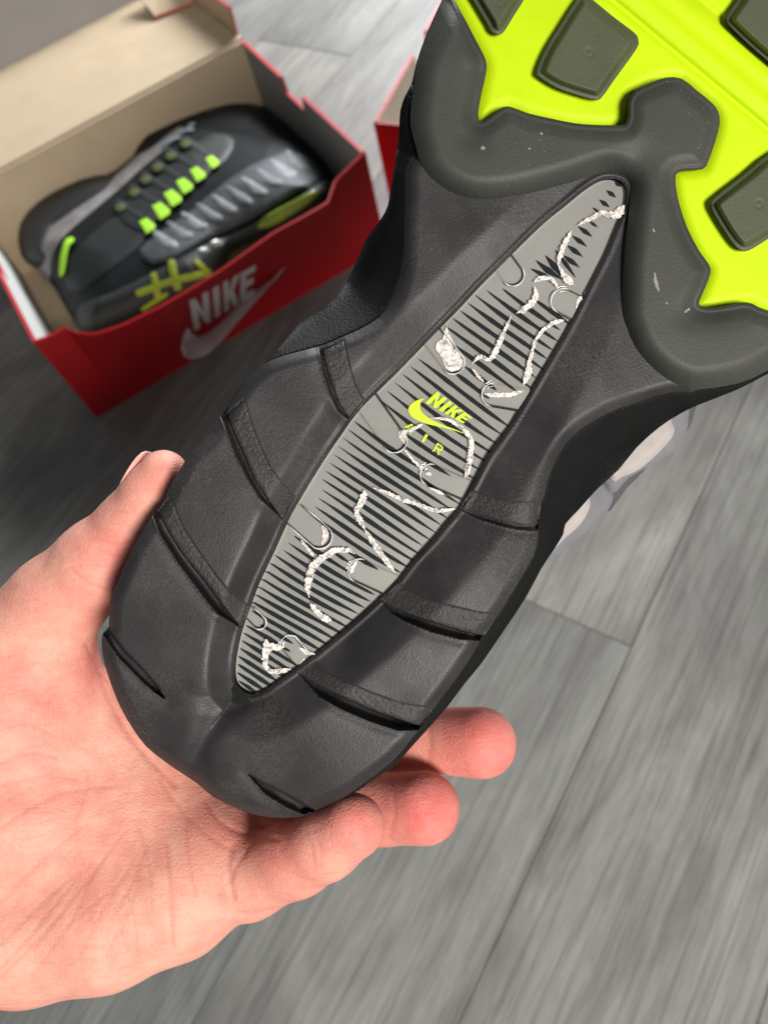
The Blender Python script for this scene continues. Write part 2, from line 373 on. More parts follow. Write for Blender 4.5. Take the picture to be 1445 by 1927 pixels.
def make_box(root, O, A, B, H, toplist=None, lid=True):
    """all points given in world metres; root sits at O"""
    inv = np.array(O); a = A/np.linalg.norm(A); b = B/np.linalg.norm(B); L = np.linalg.norm(A); W = np.linalg.norm(B)
    q = lambda u, v, z: a*u+b*v+Z3*z
    t = 0.0035
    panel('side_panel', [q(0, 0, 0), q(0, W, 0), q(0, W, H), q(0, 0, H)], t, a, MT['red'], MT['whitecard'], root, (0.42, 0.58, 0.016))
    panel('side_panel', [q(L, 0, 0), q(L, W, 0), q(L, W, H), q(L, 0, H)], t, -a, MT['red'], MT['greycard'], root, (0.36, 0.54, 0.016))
    panel('back_panel', [q(t, W, 0), q(L-t, W, 0), q(L-t, W, H), q(t, W, H)], 0.0025, -b, MT['red'], MT['kraft'], root, None, 'kraft')
    panel('bottom_panel', [q(t, 0.004, 0.0005), q(L-t, 0.004, 0.0005), q(L-t, W-0.004, 0.0005), q(t, W-0.004, 0.0005)], 0.002, Z3, MT['kraft'], MT['kraft'], root)
    # front panel: its top edge is pushed outwards by what is in the box
    us = np.linspace(0, L, 60); zs = np.linspace(0, H, 14)
    bow = np.interp(us/L, [t_[0] for t_ in toplist], [t_[1] for t_ in toplist]) if toplist else np.zeros(60)
    sag = np.interp(us/L, [t_[0] for t_ in toplist], [t_[2] for t_ in toplist]) if toplist else np.zeros(60)
    V = []; N = len(us); K = len(zs)
    for lay in (0, 0.0025):
        for k, z in enumerate(zs):
            f = (z/H)**1.6
            for i, u in enumerate(us): V.append(q(u, -bow[i]*f+lay-0.0005, z*(1-sag[i]/H)))
    Q = []
    for k in range(K-1):
        for i in range(N-1):
            s = k*N+i; Q.append((s, s+1, s+1+N, s+N)); e = s+N*K; Q.append((e, e+N, e+N+1, e+1))
    mi = [0, 1]*((K-1)*(N-1))
    for i in range(N-1):
        s = (K-1)*N+i; Q.append((s, s+1, s+1+N*K, s+N*K)); mi.append(2)
        Q.append((i+1, i, i+N*K, i+1+N*K)); mi.append(0)
    for k in range(K-1):
        for i, fl in ((0, 1), (N-1, 0)):
            s = k*N+i; c = (s, s+N, s+N+N*K, s+N*K); Q.append(c if not fl else c[::-1]); mi.append(2)
    me = np_mesh('front_panel', np.array(V), np.array(Q), False, mi)
    fp = link('front_panel', me, [MT['red'], MT['kraft'], MT['red']], root)
    if lid:
        lo = bpy.data.objects.new('lid', None)
        dl = 0.235; v = b*math.cos(math.radians(-6))+Z3*math.sin(math.radians(-6)); up = np.cross(a, v)
        p = lambda u, s, z: q(0, W, H)+a*u+v*s+up*z
        lid_o = panel('lid', [p(0, 0.002, 0), p(L, 0.002, 0), p(L, dl, 0), p(0, dl, 0)], 0.0025, up, MT['red'], MT['kraft'], root, None, 'kraft')
        # lips standing round the open lid
        e1 = np.cross(v, a)
        lean = up*0.94+v*0.34
        panel('lid_lip', [p(0, dl, 0), p(L, dl, 0), p(L, dl, 0)+lean*0.062, p(0, dl, 0)+lean*0.062], 0.0025, v, MT['greycard'], MT['red'], lid_o, None, 'rededge')
        panel('lid_lip', [p(L, 0.012, 0.003), p(L, dl-0.004, 0.003), p(L, dl-0.014, 0.034), p(L, 0.002, 0.034)], 0.0025, -a, MT['red'], MT['kraft'], lid_o)
        panel('lid_lip', [p(0, 0.012, 0.003), p(0, dl-0.004, 0.003), p(0, dl-0.014, 0.034), p(0, 0.002, 0.034)], 0.0025, a, MT['red'], MT['kraft'], lid_o)
        # tucked corner tab, kraft side up
        panel('corner_tab', [p(L-0.004, dl-0.10, 0.005), p(L-0.05, dl-0.085, 0.005), p(L-0.05, dl-0.02, 0.030), p(L-0.004, dl-0.02, 0.030)], 0.002, up, MT['kraft'], MT['kraft'], lid_o)
    return fp
box1 = empty('shoe_box', Matrix.Translation(O1), 'open red shoe box with white lettering on the front, a pair of black shoes inside', 'shoe box', 'red shoe boxes on the floor')
top_px = [(58, 641), (95, 626), (120, 612), (140, 628), (180, 632), (230, 616), (300, 582), (360, 547), (420, 510), (516, 441), (570, 412), (618, 384), (632, 343), (688, 283)]
tl = []
an = A1/np.linalg.norm(A1); bn = B1/np.linalg.norm(B1)
for i, (px, py) in enumerate(top_px):
    wp = on_level(px, py, 0.108)-O1; tl.append((min(1, max(0, float(wp @ an)/0.345)), max(0.0, -float(wp @ bn)), 0.005))
tl[0] = (0.0, 0.002, 0.0); tl[-1] = (1.0, 0.002, 0.0)
fp1 = make_box(box1, O1, A1, B1, HB, tl)
O2 = np.array([0.1200, 0.6854, 0.0]); A2 = np.array([0.78, -0.624, 0])*0.345; B2 = np.array([0.624, 0.78, 0])*0.25
box2 = empty('shoe_box', Matrix.Translation(O2), 'second red shoe box standing behind the held shoe, mostly hidden by it', 'shoe box', 'red shoe boxes on the floor')
make_box(box2, O2, A2, B2, 0.115, None, True)
# white print on the front of the open box
bpy.context.view_layer.update()
me = fp1.data
bvh = BVHTree.FromPolygons([fp1.matrix_world @ v.co for v in me.vertices], [tuple(p.vertices) for p in me.polygons])
def on_front(px, py, h):
    out = []
    for x, y, e in np.broadcast(px, py, h):
        d = Vector(ray(x, y)).normalized(); hit = bvh.ray_cast(Vector(CAMP), d)
        p = hit[0] if hit[0] else Vector(on_level(x, y, 0.05))
        out.append(np.array(p-d*(0.0009+e))-O1)
    return np.array(out)
def swoosh_pts():   # a tapering tick, unit box: x right, y up
    return [(0.17, 0.62), (0.08, 0.47), (0.01, 0.30), (0.0, 0.16), (0.05, 0.05), (0.15, 0.0), (0.28, 0.03), (0.45, 0.14), (0.70, 0.42), (1.0, 0.80),
            (0.72, 0.53), (0.45, 0.30), (0.30, 0.22), (0.20, 0.23), (0.14, 0.33), (0.14, 0.46)]
def z8(ox, oy, k=0.2768): return lambda pts: [(ox+x*k, oy+y*k) for x, y in pts]
Zb = z8(300, 450)
sw = Zb([(195, 600), (165, 660), (150, 730), (165, 785), (210, 815), (270, 805), (330, 775), (420, 695), (520, 570), (640, 430), (760, 300), (860, 180),
         (770, 265), (640, 365), (540, 450), (450, 530), (380, 590), (310, 645), (255, 660), (215, 640)])
plate('logo', sw, 0.0, 0.0005, MT['logowhite'], fp1, on_front, 2)
LET = {'N': [[(0, 0), (0, 1), (.30, 1), (.66, .42), (.66, 1), (1, 1), (1, 0), (.72, 0), (.34, .58), (.34, 0)]],
       'I': [[(0, 0), (0, 1), (1, 1), (1, 0)]],
       'K': [[(0, 0), (0, 1), (.34, 1), (.34, .60), (.66, 1), (1.06, 1), (.66, .55), (1.04, 0), (.64, 0), (.34, .46), (.34, 0)]],
       'E': [[(0, 0), (0, 1), (1, 1), (1, .79), (.40, .79), (.40, .62), (.9, .62), (.9, .41), (.40, .41), (.40, .21), (1, .21), (1, 0)]],
       'A': [[(0, 0), (.40, 1), (.60, 1), (1, 0), (.82, 0), (.70, .30), (.62, .30), (.62, .46), (.64, .46), (.5, .80), (.36, .46), (.62, .46), (.62, .30), (.30, .30), (.18, 0)]],
       'R': [[(0, 0), (0, 1), (.65, 1), (.9, .88), (.95, .70), (.88, .52), (.68, .42), (1, 0), (.78, 0), (.48, .40), (.2, .40), (.2, .56), (.6, .57), (.74, .66), (.72, .78), (.60, .85), (.2, .85), (.2, 0)]]}
def word(text, lays, m, parent, mapf, h, th, corners):
    """letters laid in a quad given by bottom-left, bottom-right, top-left, top-right pixels"""
    bl, br, tl_, tr = [np.array(c, float) for c in corners]
    for ch, x0, x1 in lays:
        for poly in LET[ch]:
            P = []
            for u, v in poly:
                s = x0+(x1-x0)*u; P.append(((bl+(br-bl)*s)*(1-v)+(tl_+(tr-tl_)*s)*v))
            plate('letter', P, h, th, m, parent, mapf)
NK = [('N', 0.0, 0.28), ('I', 0.345, 0.445), ('K', 0.505, 0.745), ('E', 0.77, 1.0)]
word('', NK, MT['logowhite'], fp1, on_front, 0.0, 0.0005, Zb([(238, 625), (640, 375), (205, 420), (655, 172)]))

# ---- the pair in the box: outlines laid on levels inside the box, domed
def lev(z0): return lambda x, y, h: on_level(x, y, z0+np.asarray(h)/1000.0)-O1
def dome(poly, hmax, R):
    P = [(np.asarray(poly), True)]
    return lambda x, y: hmax*np.sqrt(np.clip(1-(1-np.clip(dist_to(x, y, P)/R, 0, 1))**2, 0, 1))
def pair_part(name, poly, base, hmax, R, m, parent, step=6, extra=None, z0=0.055, n=2, skirt=25):
    P = catmull(poly, n); f = dome(P, hmax, R)
    g = (lambda x, y: base(x, y)+f(x, y)) if callable(base) else (lambda x, y: base+f(x, y))
    o = hf_part(name, [P], g, step, m, parent, lev(z0), skirt)
    return o
root_a = Matrix.Translation(O1)
snB = empty('sneaker', root_a, 'black shoe lying at the back of the open red box, mostly covered by its pair', 'shoe', 'pair of shoes in the box')
pair_part('upper', [(238, 262), (248, 228), (290, 206), (350, 190), (430, 184), (500, 200), (560, 250), (610, 300), (600, 350), (500, 360), (350, 340), (250, 330)], 0, 38, 60, MT['blk'], snB, z0=0.04)
pair_part('heel', [(33, 432), (42, 398), (82, 355), (150, 326), (200, 322), (260, 300), (250, 380), (120, 440), (110, 500), (70, 505), (40, 480)], 0, 34, 40, MT['blkmat'], snB, z0=0.045)
pair_part('air_window', [(284, 206), (296, 200), (318, 200), (312, 212), (296, 216)], 22, 8, 10, MT['airyellow'], snB, 4, z0=0.05)
snA = empty('sneaker', root_a, 'black shoe with neon lace loops lying on its side in the open red box', 'shoe', 'pair of shoes in the box')
up = catmull([(140, 606), (105, 545), (75, 500), (62, 455), (76, 418), (120, 380), (200, 328), (250, 284), (300, 240), (350, 214), (420, 222), (520, 236), (580, 280), (622, 330), (627, 365), (600, 396), (520, 440), (440, 470), (390, 540), (300, 585), (200, 626), (158, 626)], 2)
fA = dome(up, 46, 130)
hf_part('upper', [up], lambda x, y: fA(x, y), 5, MT['blk'], snA, lev(0.05), 30)
onA = lambda e: (lambda x, y: fA(x, y)+e)
def a_part(name, poly, e, hm, R, m, step=4, n=2): return pair_part(name, poly, onA(e), hm, R, m, snA, step, z0=0.05, n=n, skirt=6)
a_part('heel_counter', [(66, 470), (84, 436), (130, 396), (200, 342), (245, 303), (290, 258), (335, 222), (352, 226), (330, 262), (270, 312), (220, 358), (160, 408), (112, 452), (96, 492), (92, 535), (75, 505)], 0.5, 3, 14, MT['heelgrey'])
a_part('collar', [(118, 500), (150, 462), (190, 425), (240, 398), (285, 425), (262, 462), (210, 505), (165, 540), (130, 545)], 0.5, 1.5, 20, MT['blkmat'])
a_part('tongue', [(215, 400), (280, 345), (340, 290), (400, 250), (440, 262), (425, 300), (370, 345), (300, 410), (260, 440)], 1.0, 3, 20, MT['blkmat'])
a_part('side_panel', [(262, 470), (300, 436), (360, 395), (420, 345), (470, 312), (540, 285), (590, 300), (604, 335), (560, 360), (480, 408), (400, 446), (330, 485), (285, 496)], 0.6, 2, 10, MT['darkwave'])
for k in range(10):  # ribs over the wave panel, pale tones painting its glossy reflections
    u = k/9; x0 = 296+u*252; y0 = 442-u*150
    a_part('reflection_rib', ribbon([(x0-10, y0-10), (x0+8, y0+6), (x0+22, y0+16), (x0+40, y0+20-4*math.sin(k))], [8, 17, 20, 12], 0.1, 0.5, step=5), 2.5, 1.0, 7, MT[('wavesheen', 'wave')[k % 2]], 3, 1)
for k in range(4):
    a_part('tongue_rib', ribbon([(300+k*24, 280-k*17), (318+k*24, 262-k*17), (345+k*22, 256-k*14)], [4, 10, 4], 0, 0.4, step=6), 3.8, 1.0, 5, MT['wave'], 3, 1)
a_part('midsole', [(150, 575), (210, 550), (300, 505), (380, 462), (450, 432), (530, 392), (590, 350), (618, 332), (628, 350), (624, 370), (600, 396), (520, 440), (440, 472), (392, 540), (300, 585), (200, 626), (150, 624)], 1.2, 5, 22, MT['blkmat'])
a_part('air_window', [(482, 428), (500, 405), (545, 380), (588, 358), (598, 366), (560, 396), (512, 425)], 7.2, 1.5, 10, MT['airyellow'])
for k, (px, py, s) in enumerate([(277, 424, 15), (303, 396, 17), (325, 372, 17), (347, 349, 16), (372, 327, 15), (400, 304, 13)]):
    a_part('lace_loop', [(px-s, py-s*.55), (px-s*.1, py-s), (px+s, py-s*.1), (px+s*.95, py+s*.35), (px-s*.1, py+s)], 4.5, 0.5, 3, MT['loop'], 3, 1)
    a_part('lace', [(px-s*.7, py-s*.5), (px-45, py-28), (px-62, py-40), (px-56, py-52), (px-36, py-40), (px+s*.2, py-s*.9)], 3.6, 1.0, 6, MT['blkmat'], 3)
    a_part('lace_loop', [(px-62, py-36), (px-48, py-44), (px-40, py-36), (px-52, py-26)], 6.0, 1.0, 5, MT['loopdim'], 3)
a_part('logo', [(124, 449), (137, 446), (139, 452), (130, 462), (125, 485), (121, 512), (112, 520), (112, 495), (116, 470)], 5.0, 0.8, 4, MT['loop'], 2.5)
hash_lines = [([(256, 553), (288, 541), (318, 530), (360, 520), (398, 512)], 13), ([(288, 512), (293, 538), (299, 566)], 13), ([(322, 488), (328, 520), (336, 546)], 15), ([(368, 488), (378, 500), (390, 510)], 11), ([(266, 584), (290, 568), (316, 552)], 9)]
for ln, wd in hash_lines:
    a_part('sole_rib', ribbon(ln, wd, 0, 0.8, step=8), 7.0, 0.4, 3, MT['ribshaded'], 3, 1)
for px, py, s in ((382, 471, 8), (408, 458, 10), (590, 361, 5)):
    a_part('air_bubble', [(px+s*math.cos(t)*1.3, py+s*math.sin(t)*.8) for t in np.linspace(0, 2*math.pi, 9)[:-1]], 5.5, 1.2, s, MT['clearglobe'], 2.5)

# ============================================================ HELD SHOE
VM = M.copy()
SH0 = np.array([0.0, 0.0, -D0])        # the shoe's own origin, on the sole plane
sm = M @ Matrix.Translation(SH0)
shoe = empty('sneaker', sm, 'black shoe with lime forefoot and clear window held sole up in the hand', 'shoe')
def sole(px, py, h): return view_pt(px, py, D0-np.asarray(h)/1000.0)-SH0
# ---- traced outlines (pixels of the photograph)
OUT = [(860, -70), (831, 0), (802, 64), (783, 119), (775, 155), (762, 180), (753, 208), (751, 241), (747, 282), (740, 324), (735, 357), (729, 388), (717, 411), (703, 430), (686, 455), (663, 508), (636, 556), (600, 586), (564, 609), (532, 648),
       (499, 681), (457, 722), (430, 763), (414, 782), (400, 813), (360, 850), (341, 880), (320, 916), (302, 955), (287, 969), (246, 1041), (222, 1094), (207, 1132), (205, 1179), (195, 1190), (191, 1207), (195, 1243), (208, 1285), (227, 1332), (249, 1370),
       (274, 1404), (305, 1430), (335, 1451), (371, 1475), (401, 1500), (435, 1517), (473, 1532), (512, 1539), (567, 1538), (590, 1527), (622, 1516), (655, 1500), (688, 1478), (721, 1456), (744, 1440), (777, 1403), (804, 1373), (843, 1329), (874, 1287), (905, 1250),
       (946, 1190), (988, 1127), (1018, 1071), (1043, 1033), (1060, 1005), (1064, 986), (1089, 959), (1126, 918), (1164, 884), (1198, 842), (1239, 805), (1277, 780), (1311, 763), (1387, 733), (1445, 703), (1560, 640), (1700, 500), (1800, 300), (1860, 60), (1850, -160), (1790, -340), (1690, -450), (1560, -500), (1400, -480), (1220, -420), (1050, -320), (940, -210), (890, -130)]
TREAD = [(772, 300), (766, 360), (764, 419), (764, 466), (760, 500), (750, 538), (736, 566), (713, 597), (677, 619), (646, 633), (608, 649), (555, 663), (519, 674), (491, 688), (461, 718), (432, 763), (426, 777), (414, 781), (400, 813), (360, 850), (341, 880), (320, 916), (302, 955), (287, 969),
         (246, 1041), (222, 1094), (207, 1132), (205, 1179), (195, 1190), (191, 1207), (195, 1243), (208, 1285), (227, 1332), (249, 1370), (274, 1404), (305, 1430), (335, 1451), (371, 1475), (401, 1500), (435, 1517), (473, 1532), (512, 1539), (567, 1538), (590, 1527), (622, 1514), (655, 1496),
         (688, 1472), (721, 1447), (744, 1427), (772, 1394), (793, 1366), (813, 1337), (843, 1298), (882, 1243), (911, 1193), (941, 1152), (985, 1080), (1004, 1046), (1011, 1016), (1013, 986), (1015, 952), (1023, 937), (1030, 906), (1043, 872), (1062, 839), (1089, 812), (1126, 788), (1164, 769), (1213, 754), (1262, 740), (1330, 731),
         (1330, 640), (1240, 560), (1235, 420), (1230, 300), (1130, 270), (950, 300), (840, 270)]
WIN = [(1144, 335), (1122, 342), (1094, 361), (1064, 386), (1030, 413), (992, 449), (942, 499), (903, 538), (870, 574), (820, 625), (743, 705), (677, 770), (642, 818), (606, 871), (558, 950), (539, 986), (517, 1036), (489, 1094), (470, 1144), (453, 1194), (444, 1238), (442, 1268), (446, 1288), (459, 1301), (475, 1307), (495, 1301), (514, 1288), (558, 1257),
       (592, 1232), (641, 1191), (686, 1152), (724, 1116), (752, 1088), (777, 1055), (816, 1014), (837, 988), (867, 952), (887, 916), (906, 880), (920, 855), (960, 799), (1019, 700), (1041, 663), (1064, 624), (1086, 582), (1102, 549), (1122, 510), (1141, 472), (1158, 430), (1172, 397), (1178, 375), (1178, 353), (1166, 339)]
FRAME = [(900, -150), (856, -70), (833, 0), (804, 64), (784, 119), (778, 160), (774, 194), (772, 235), (783, 277), (791, 305), (811, 332), (844, 357), (880, 371), (921, 374), (977, 367), (1032, 354), (1088, 338), (1111, 331), (1142, 323), (1164, 326), (1181, 340), (1186, 357), (1184, 388), (1181, 419), (1175, 475), (1171, 544), (1172, 591), (1181, 621), (1194, 652), (1217, 682), (1250, 710), (1283, 726),
         (1316, 732), (1387, 722), (1445, 697), (1550, 632), (1688, 494), (1786, 296), (1845, 60), (1835, -155), (1777, -330), (1680, -437), (1558, -486), (1404, -466), (1228, -407), (1062, -310), (955, -205)]
NEON = [(835, -45), (856, 0), (877, 39), (894, 72), (910, 102), (916, 122), (912, 149), (905, 180), (900, 210), (902, 226), (913, 224), (938, 206), (957, 199), (993, 212), (1032, 221), (1065, 228), (1100, 233), (1164, 235), (1178, 230), (1182, 210), (1182, 191), (1194, 170), (1222, 156), (1253, 145), (1283, 147), (1311, 169), (1338, 191), (1352, 210), (1354, 235), (1344, 271), (1333, 302), (1322, 318), (1286, 321), (1272, 328),
        (1272, 352), (1279, 386), (1294, 430), (1316, 472), (1334, 497), (1337, 513), (1327, 541), (1316, 566), (1318, 575), (1338, 578), (1372, 573), (1399, 569), (1416, 571), (1445, 584), (1520, 590), (1600, 500), (1690, 360), (1740, 180), (1770, -40), (1745, -230), (1660, -350), (1540, -410), (1400, -400), (1230, -340), (1060, -250), (930, -150), (870, -95)]
LUGS = [[(870, -40), (891, 0), (916, 42), (924, 57), (935, 64), (947, 60), (966, 30), (985, 0), (1012, -48), (970, -90), (900, -85)],
        [(1010, 133), (1027, 91), (1055, 45), (1084, 0), (1098, -14), (1117, 0), (1156, 32), (1194, 61), (1201, 75), (1197, 92), (1156, 149), (1134, 180), (1120, 187), (1073, 174), (1045, 163), (1018, 146)],
        [(1367, 34), (1388, 0), (1425, -45), (1500, -30), (1560, 60), (1565, 150), (1520, 170), (1445, 114), (1383, 58)],
        [(1338, 385), (1346, 370), (1405, 324), (1445, 291), (1505, 262), (1545, 300), (1550, 380), (1445, 449), (1408, 471), (1391, 469), (1372, 447), (1346, 405)]]
LUGS += [[(1180, -150), (1280, -230), (1350, -190), (1290, -90), (1220, -70)], [(1480, -330), (1580, -330), (1640, -260), (1560, -180), (1470, -230)], [(1640, -120), (1710, -60), (1690, 60), (1620, 80), (1600, -20)], [(1600, 280), (1660, 240), (1670, 320), (1600, 420), (1560, 380)]]
cOUT, cTREAD, cWIN, cFRAME, cNEON = [catmull(p, 2) for p in (OUT, TREAD, WIN, FRAME, NEON)]
# ridge of the trough round the window (left, right), heel notch
BARS = [  # (lower-left or lower edge = cliff, upper edge, far rim of the slot, slot depth)
    dict(lo=[(608, 655), (616, 694), (630, 735), (644, 766), (657, 785)], up=[(648, 638), (657, 683), (669, 721), (685, 752)], sl=[(598, 658), (604, 697), (617, 741), (633, 773), (655, 789)], d=1.6),
    dict(lo=[(428, 777), (444, 818), (464, 862), (480, 900), (498, 928), (532, 977)], up=[(461, 749), (475, 799), (491, 840), (510, 880), (523, 897), (555, 933)], sl=[(412, 782), (425, 815), (440, 855), (462, 897), (487, 939), (532, 977)], d=3.6),
    dict(lo=[(299, 961), (320, 1002), (343, 1038), (366, 1068), (388, 1094), (429, 1149), (454, 1181)], up=[(321, 933), (346, 994), (379, 1044), (415, 1094), (437, 1116), (467, 1138)], sl=[(285, 970), (298, 1005), (335, 1063), (374, 1116), (407, 1157), (454, 1181)], d=4.2),
    dict(lo=[(561, 1265), (597, 1286), (638, 1307), (694, 1332), (749, 1352), (792, 1366)], up=[(596, 1243), (619, 1265), (638, 1276), (694, 1301), (749, 1321), (813, 1332)], sl=[(561, 1265), (580, 1290), (597, 1312), (638, 1336), (694, 1360), (749, 1378), (785, 1376)], d=4.0),
    dict(lo=[(718, 1130), (755, 1149), (811, 1168), (866, 1185), (912, 1196)], up=[(753, 1099), (786, 1119), (833, 1135), (894, 1150), (938, 1156)], sl=[(718, 1130), (735, 1155), (761, 1172), (811, 1192), (866, 1206), (906, 1208)], d=3.6),
    dict(lo=[(867, 955), (908, 969), (949, 980), (977, 986), (1012, 987)], up=[(891, 923), (921, 933), (963, 941), (1018, 945)], sl=[(864, 960), (904, 981), (949, 994), (977, 1000), (1012, 1001)], d=1.4)]
SLITS = [dict(up=[(206, 1183), (235, 1224), (271, 1260), (299, 1293), (313, 1317)], lo=[(192, 1194), (222, 1238), (263, 1281), (291, 1305), (313, 1317)], d=4.5),
         dict(up=[(463, 1454), (498, 1473), (540, 1495), (592, 1524)], lo=[(463, 1454), (498, 1496), (540, 1523), (572, 1536), (592, 1524)], d=4.5)]
L = lambda p: [(np.asarray(p, float), False)]
def bar_poly(a, b): return [np.array(a+b[::-1], float)]
def tread_base(x, y):
    de = dist_to(x, y, [(cTREAD, True)]); dw = dist_to(x, y, [(cWIN, True)])
    h = np.zeros_like(x)
    # side of the window: + right, - left of its axis
    ax = np.array([1160., 340.]); bx = np.array([455., 1290.]); t = (bx-ax)/np.linalg.norm(bx-ax)
    side = (x-ax[0])*t[1]-(y-ax[1])*t[0]; along = (x-ax[0])*t[0]+(y-ax[1])*t[1]
    right = side > 0
    Wc = np.where(right, np.interp(along, [0, 300, 700, 1200], [70, 95, 112, 105]), np.interp(along, [0, 400, 800, 1200], [70, 80, 62, 62]))
    dep = np.interp(along, [0, 150, 500, 900, 1200], [1.5, 2.6, 4.4, 6.6, 6.6])
    q = dw/(Wc*0.86); q = 0.5*(q+1-np.sqrt((q-1)**2+0.012)); h -= dep*(1-q)
    h += 0.5*np.exp(-((dw-7)/4.5)**2)
    # waist sits lower than the heel and is gently hollow
    h -= 2.0*sst((-along+560)/160)
    # rolled edges
    h -= 2.6*(1-np.clip(de/26, 0, 1))**2
    # rocker of the heel
    u = (x-430)*0.55+(1540-y)*0.835
    h -= 7.5*np.clip(1-u/300, 0, 1.4)**2
    # centre notch of the heel
    ln = L([(440, 1315), (412, 1345), (392, 1380), (372, 1420), (352, 1462)]); dn = dist_to(x, y, ln)
    wn = np.interp(y, [1310, 1345, 1400, 1470], [40, 27, 18, 26])
    h -= np.interp(y, [1310, 1350, 1400, 1470], [3.2, 2.2, 1.6, 1.2])*np.exp(-(dn/wn)**2)
    h += 0.35*np.sin(x*0.011+y*0.007)*np.sin(y*0.013-x*0.004)
    return h
def tread_h(x, y):
    h = tread_base(x, y)
    for b in BARS:
        lo, up_, sl = b['lo'], b['up'], b['sl']
        m = (x > min(p[0] for p in lo+up_+sl)-20) & (x < max(p[0] for p in lo+up_+sl)+20) & (y > min(p[1] for p in lo+up_+sl)-20) & (y < max(p[1] for p in lo+up_+sl)+20)
        xx, yy = x[m], y[m]; hh = h[m]
        dl = dist_to(xx, yy, L(lo)); du = dist_to(xx, yy, L(up_)); ds = dist_to(xx, yy, L(sl))
        inb = inside(xx, yy, bar_poly(lo, up_)); ins_ = inside(xx, yy, bar_poly(lo, sl))
        tb = du/(du+dl+1e-6)
        hh = np.where(inb, hh-(0.55+0.9*tb)*sst(du/3.0+0.0), hh)
        ts = dl/(dl+ds+1e-6)
        hh = np.where(ins_, hh-1.5*b['d']*(1-sst((ts-0.38)/0.62))*np.clip(dl/2.5, 0, 1)-1.2*(1-np.clip(ts*1.5, 0, 1)), hh)
        # soft shoulder beyond the slot
        out = ~inb & ~ins_
        hh = np.where(out, hh-0.45*np.exp(-(ds/12)**2), hh)
        h[m] = hh
    for b in SLITS:
        pl = [np.array(b['up']+b['lo'][::-1], float)]
        i = inside(x, y, pl); du = dist_to(x, y, L(b['up'])); dl = dist_to(x, y, L(b['lo']))
        h = np.where(i, h-1.15*b['d']*np.clip(du/3, 0, 1)*sst(dl/(du+dl+1e-6)*2.4), h)
        h = np.where(~i, h-0.5*np.exp(-(dl/14)**2), h)
    return h
STEP = 2.2
hf_part('heel_outsole', [cTREAD, cWIN], tread_h, STEP, MT['tread'], shoe, sole, 6)
# grained strips lying in the steps, each a piece of its own
for b in BARS:
    P = np.array(b['lo']+b['up'][::-1], float); c = P.mean(0)
    lo = catmull(b['lo'], 3, False); up_ = catmull(b['up'], 3, False)
    poly = np.concatenate([lo, up_[::-1]])
    pp = [(poly, True)]
    hf_part('grip_strip', [poly], lambda x, y, pp=pp, b=b: tread_base(x, y)-0.42-0.45*dist_to(x, y, L(b['up']))/30+0.25*np.clip(dist_to(x, y, pp)/4, 0, 1), 2.4, MT['strap'], shoe, sole, 2.6)
# forefoot frame
def frame_h(x, y):
    de = dist_to(x, y, [(cFRAME, True)]); dn = dist_to(x, y, [(cNEON, True)])
    h = 3.2-5.2*(1-np.clip(de/46, 0, 1))**2
    h -= 2.4*(1-np.clip(dn/34, 0, 1))**1.6
    h += 0.5*np.exp(-((dn-5)/3.5)**2)
    h -= 1.7*np.exp(-(dist_to(x, y, L([(1160, 335), (1190, 310)]))/42)**2)
    h -= 0.9*np.exp(-(dist_to(x, y, L([(885, 250), (890, 200), (897, 140)]))/26)**2)
    h -= 0.9*np.exp(-(dist_to(x, y, L([(1300, 590), (1340, 590), (1395, 582)]))/26)**2)
    return h
hf_part('forefoot_outsole', [cFRAME, cNEON], frame_h, STEP, MT['frame'], shoe, sole, 7)
def neon_h(x, y):
    # central flex ridge
    d = (x-1150)*0.640-(y-0)*0.768   # distance above the lower crease line
    h = -3.3+2.2*np.exp(-((d-56)/34)**2)-0.9*np.exp(-((d-2)/7)**2)-0.9*np.exp(-((d-108)/9)**2)-1.5*np.exp(-((d-58)/17)**2)
    de = dist_to(x, y, [(cNEON, True)])
    return h-1.2*(1-np.clip(de/22, 0, 1))**2
hf_part('flex_plate', [cNEON], neon_h, 3.0, MT['neon'], shoe, sole, 3)
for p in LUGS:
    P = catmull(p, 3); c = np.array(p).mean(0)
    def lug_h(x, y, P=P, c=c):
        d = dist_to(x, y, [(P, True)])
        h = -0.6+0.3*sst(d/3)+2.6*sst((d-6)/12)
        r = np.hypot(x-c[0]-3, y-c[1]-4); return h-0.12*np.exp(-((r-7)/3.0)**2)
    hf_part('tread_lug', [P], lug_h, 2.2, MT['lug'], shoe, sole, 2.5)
for ln, wd in (([(905, 277), (913, 278)], 6), ([(1016, 250), (1021, 252)], 4), ([(1232, 512), (1234, 530), (1240, 548)], [2, 7, 3]), ([(1288, 588), (1298, 580)], 4), ([(1253, 568), (1256, 572)], 4), ([(1228, 430), (1232, 436)], 3), ([(994, 278), (998, 280)], 3)):
    plate('dust_fleck', ribbon(ln, wd, 0.5, 0.5, step=1.5), lambda x, y: frame_h(x, y)+0.08, 0.06, MT['dust'], shoe, sole)
# sidewall behind the tread
def wall_h(x, y):
    dt = dist_to(x, y, [(cTREAD, True)]); it = inside(x, y, [cTREAD]) | inside(x, y, [cFRAME])
    df = dist_to(x, y, [(cFRAME, True)]); d = np.where(it, 0, np.minimum(dt, df))
    do = dist_to(x, y, [(cOUT, True)])
    f = d/(d+do+1e-6)
    k = np.where(it, 0, d)
    h = -4.2-0.05*k-17*sst(f*1.02)*np.clip((d+do)/95, 0.15, 1)
    h += np.where(it, -3.0*np.clip(dt/15, 0, 1), 0)
    h -= 7.5*np.clip(1-((x-430)*0.55+(1540-y)*0.835)/300, 0, 1.4)**2
    return h
hf_part('sidewall', [cOUT, cWIN], wall_h, 3.0, MT['foam'], shoe, sole, 6)
